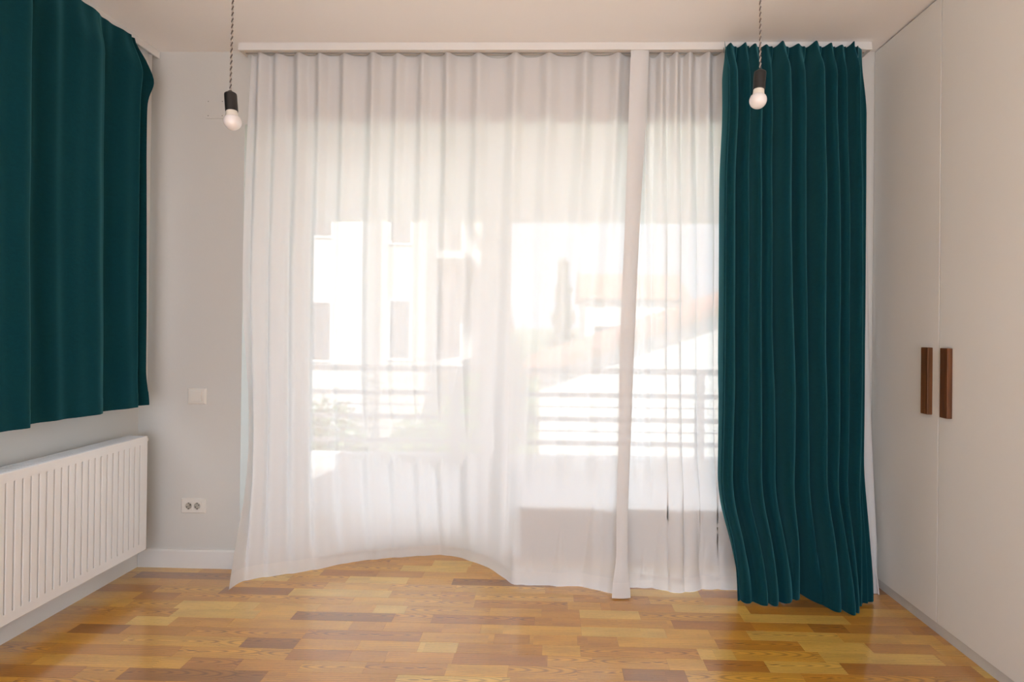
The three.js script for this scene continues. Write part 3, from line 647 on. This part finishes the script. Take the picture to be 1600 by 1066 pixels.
{ // neighbouring house, gable towards us
  const Z = -11, x0 = -0.24, sl = (1.826 - 0.305) / (4.009 + 0.247), xr = 5.2, yr = 0.305 + sl * (xr - x0), x2 = 10.6;
  const t = thing('neighbour_house', 'white gabled house with a red tiled roof beyond the railing', 'house', [x0, GY, Z]);
  const L = (g) => { g.translate(-x0, -GY, -Z); return g; };
  const gable = new THREE.ExtrudeGeometry(new THREE.Shape([[x0, GY], [x2, GY], [x2, 0.3], [xr, yr], [x0, 0.3]].map((p) => new THREE.Vector2(...p))), { depth: 4, bevelEnabled: false }); gable.translate(0, 0, Z - 4);
  mesh('wall', L(gable), M.white, t);
  for (const s of [0, 1]) {
    const len = Math.hypot(xr - x0 + 0.35, yr - 0.3 + 0.35 * sl), a = Math.atan(sl) * (s ? -1 : 1);
    const rf = mesh('roof', box(-len / 2, len / 2, 0, 0.14, -2.3, 2.3), M.roofTile, t);
    rf.position.set((s ? xr + (x2 - xr) / 2 : (x0 - 0.3 + xr) / 2) - x0, (0.3 + yr) / 2 - GY - 0.04, -2); rf.rotation.z = a;
    const tiles = []; for (let z = -2.2; z < 2.3; z += 0.24) tiles.push(cyl(0.07, 0.07, len, 0, 0.14, z, 8, 'x'));
    mesh('cover_tiles', tiles, M.roofTile, rf);
    mesh('verge_board', box(-len / 2, len / 2, -0.16, 0.02, 2.26, 2.32), M.timber, rf);
  }
}
{ // apartment block at the left
  const t = thing('apartment_building', 'pale apartment block with balconies at the left beyond the railing', 'building', [-4.4, GY, -9]);
  mesh('wing', box(-1.4, 0.45, 0, 9.5, -5, 0), M.white, t);
  mesh('side_wing', box(0.45, 1.6, 0, 9.2, -9, -0.9), M.cream, t);
  mesh('rear_wing', box(1.6, 2.5, 0, 7.8, -14, -5), M.cream, t);
  const ey = [3.6, 6.2];
  for (const y of ey) {
    const b = mesh('balcony', box(1.6, 2.35, y, y + 0.18, -5, -1.6), M.concrete, t);
    for (let z = -4.9; z < -1.6; z += 0.3) mesh('baluster', box(2.28, 2.32, y + 0.18, y + 1.0, z, z + 0.05), M.white, b);
    mesh('handrail', box(2.26, 2.34, y + 1.0, y + 1.05, -5, -1.6), M.white, b);
    for (const [z0, z1] of [[-4.5, -3.6], [-3, -2]]) { const w = mesh('window', box(1.6, 1.63, y + 0.3, y + 2.0, z0, z1), M.pvc, t); mesh('pane', box(1.61, 1.64, y + 0.38, y + 1.92, z0 + 0.08, z1 - 0.08), M.windowDark, w); }
    { const w = mesh('window', box(0.75, 1.3, y + 0.2, y + 1.6, -0.9, -0.87), M.pvc, t); mesh('pane', box(0.81, 1.24, y + 0.26, y + 1.54, -0.88, -0.86), M.windowDark, w); }
    { const w = mesh('window', box(-1.1, -0.15, y + 0.2, y + 1.5, 0, 0.03), M.pvc, t); mesh('pane', box(-1.04, -0.21, y + 0.26, y + 1.44, 0.01, 0.04), M.windowDark, w); }
  }
}
{ // two far houses and the hills
  const far = (label, x, z, w, h, d, rh) => {
    const t = thing('far_house', label, 'house', [x, GY, z], 'distant houses');
    mesh('wall', box(-w / 2, w / 2, 0, h, -d / 2, d / 2), M.white, t);
    const s = new THREE.ExtrudeGeometry(new THREE.Shape([[-d / 2 - 0.3, h], [d / 2 + 0.3, h], [0, h + rh]].map((p) => new THREE.Vector2(...p))), { depth: w + 0.5, bevelEnabled: false }); s.rotateY(Math.PI / 2); s.translate(-w / 2 - 0.25, 0, 0);
    mesh('roof', s, M.roofTile, t);
    for (const k of [-0.28, 0.28]) mesh('window', box(k * w - 0.5, k * w + 0.5, h * 0.55, h * 0.8, d / 2, d / 2 + 0.04), M.windowDark, t);
  };
  far('small distant house with a red roof left of the conifer', -4.6, -28, 4.5, 4.4, 5, 1.2);
  far('distant grey house to the right of the conifer', 3.6, -24, 4.2, 5.9, 5, 1.3);
  const s = new THREE.Shape(); s.moveTo(-60, GY); for (let x = -60; x <= 60; x += 2) s.lineTo(x, 1.5 + 2.2 * N3(x * 0.05, 1, 2) + 0.5 * N3(x * 0.3, 4, 2)); s.lineTo(60, GY); s.closePath();
  const g = new THREE.ExtrudeGeometry(s, { depth: 6, bevelEnabled: false }); g.translate(0, 0, -88);
  struct(mesh('hills', g, M.hill));
}
renderer.render(scene, camera);
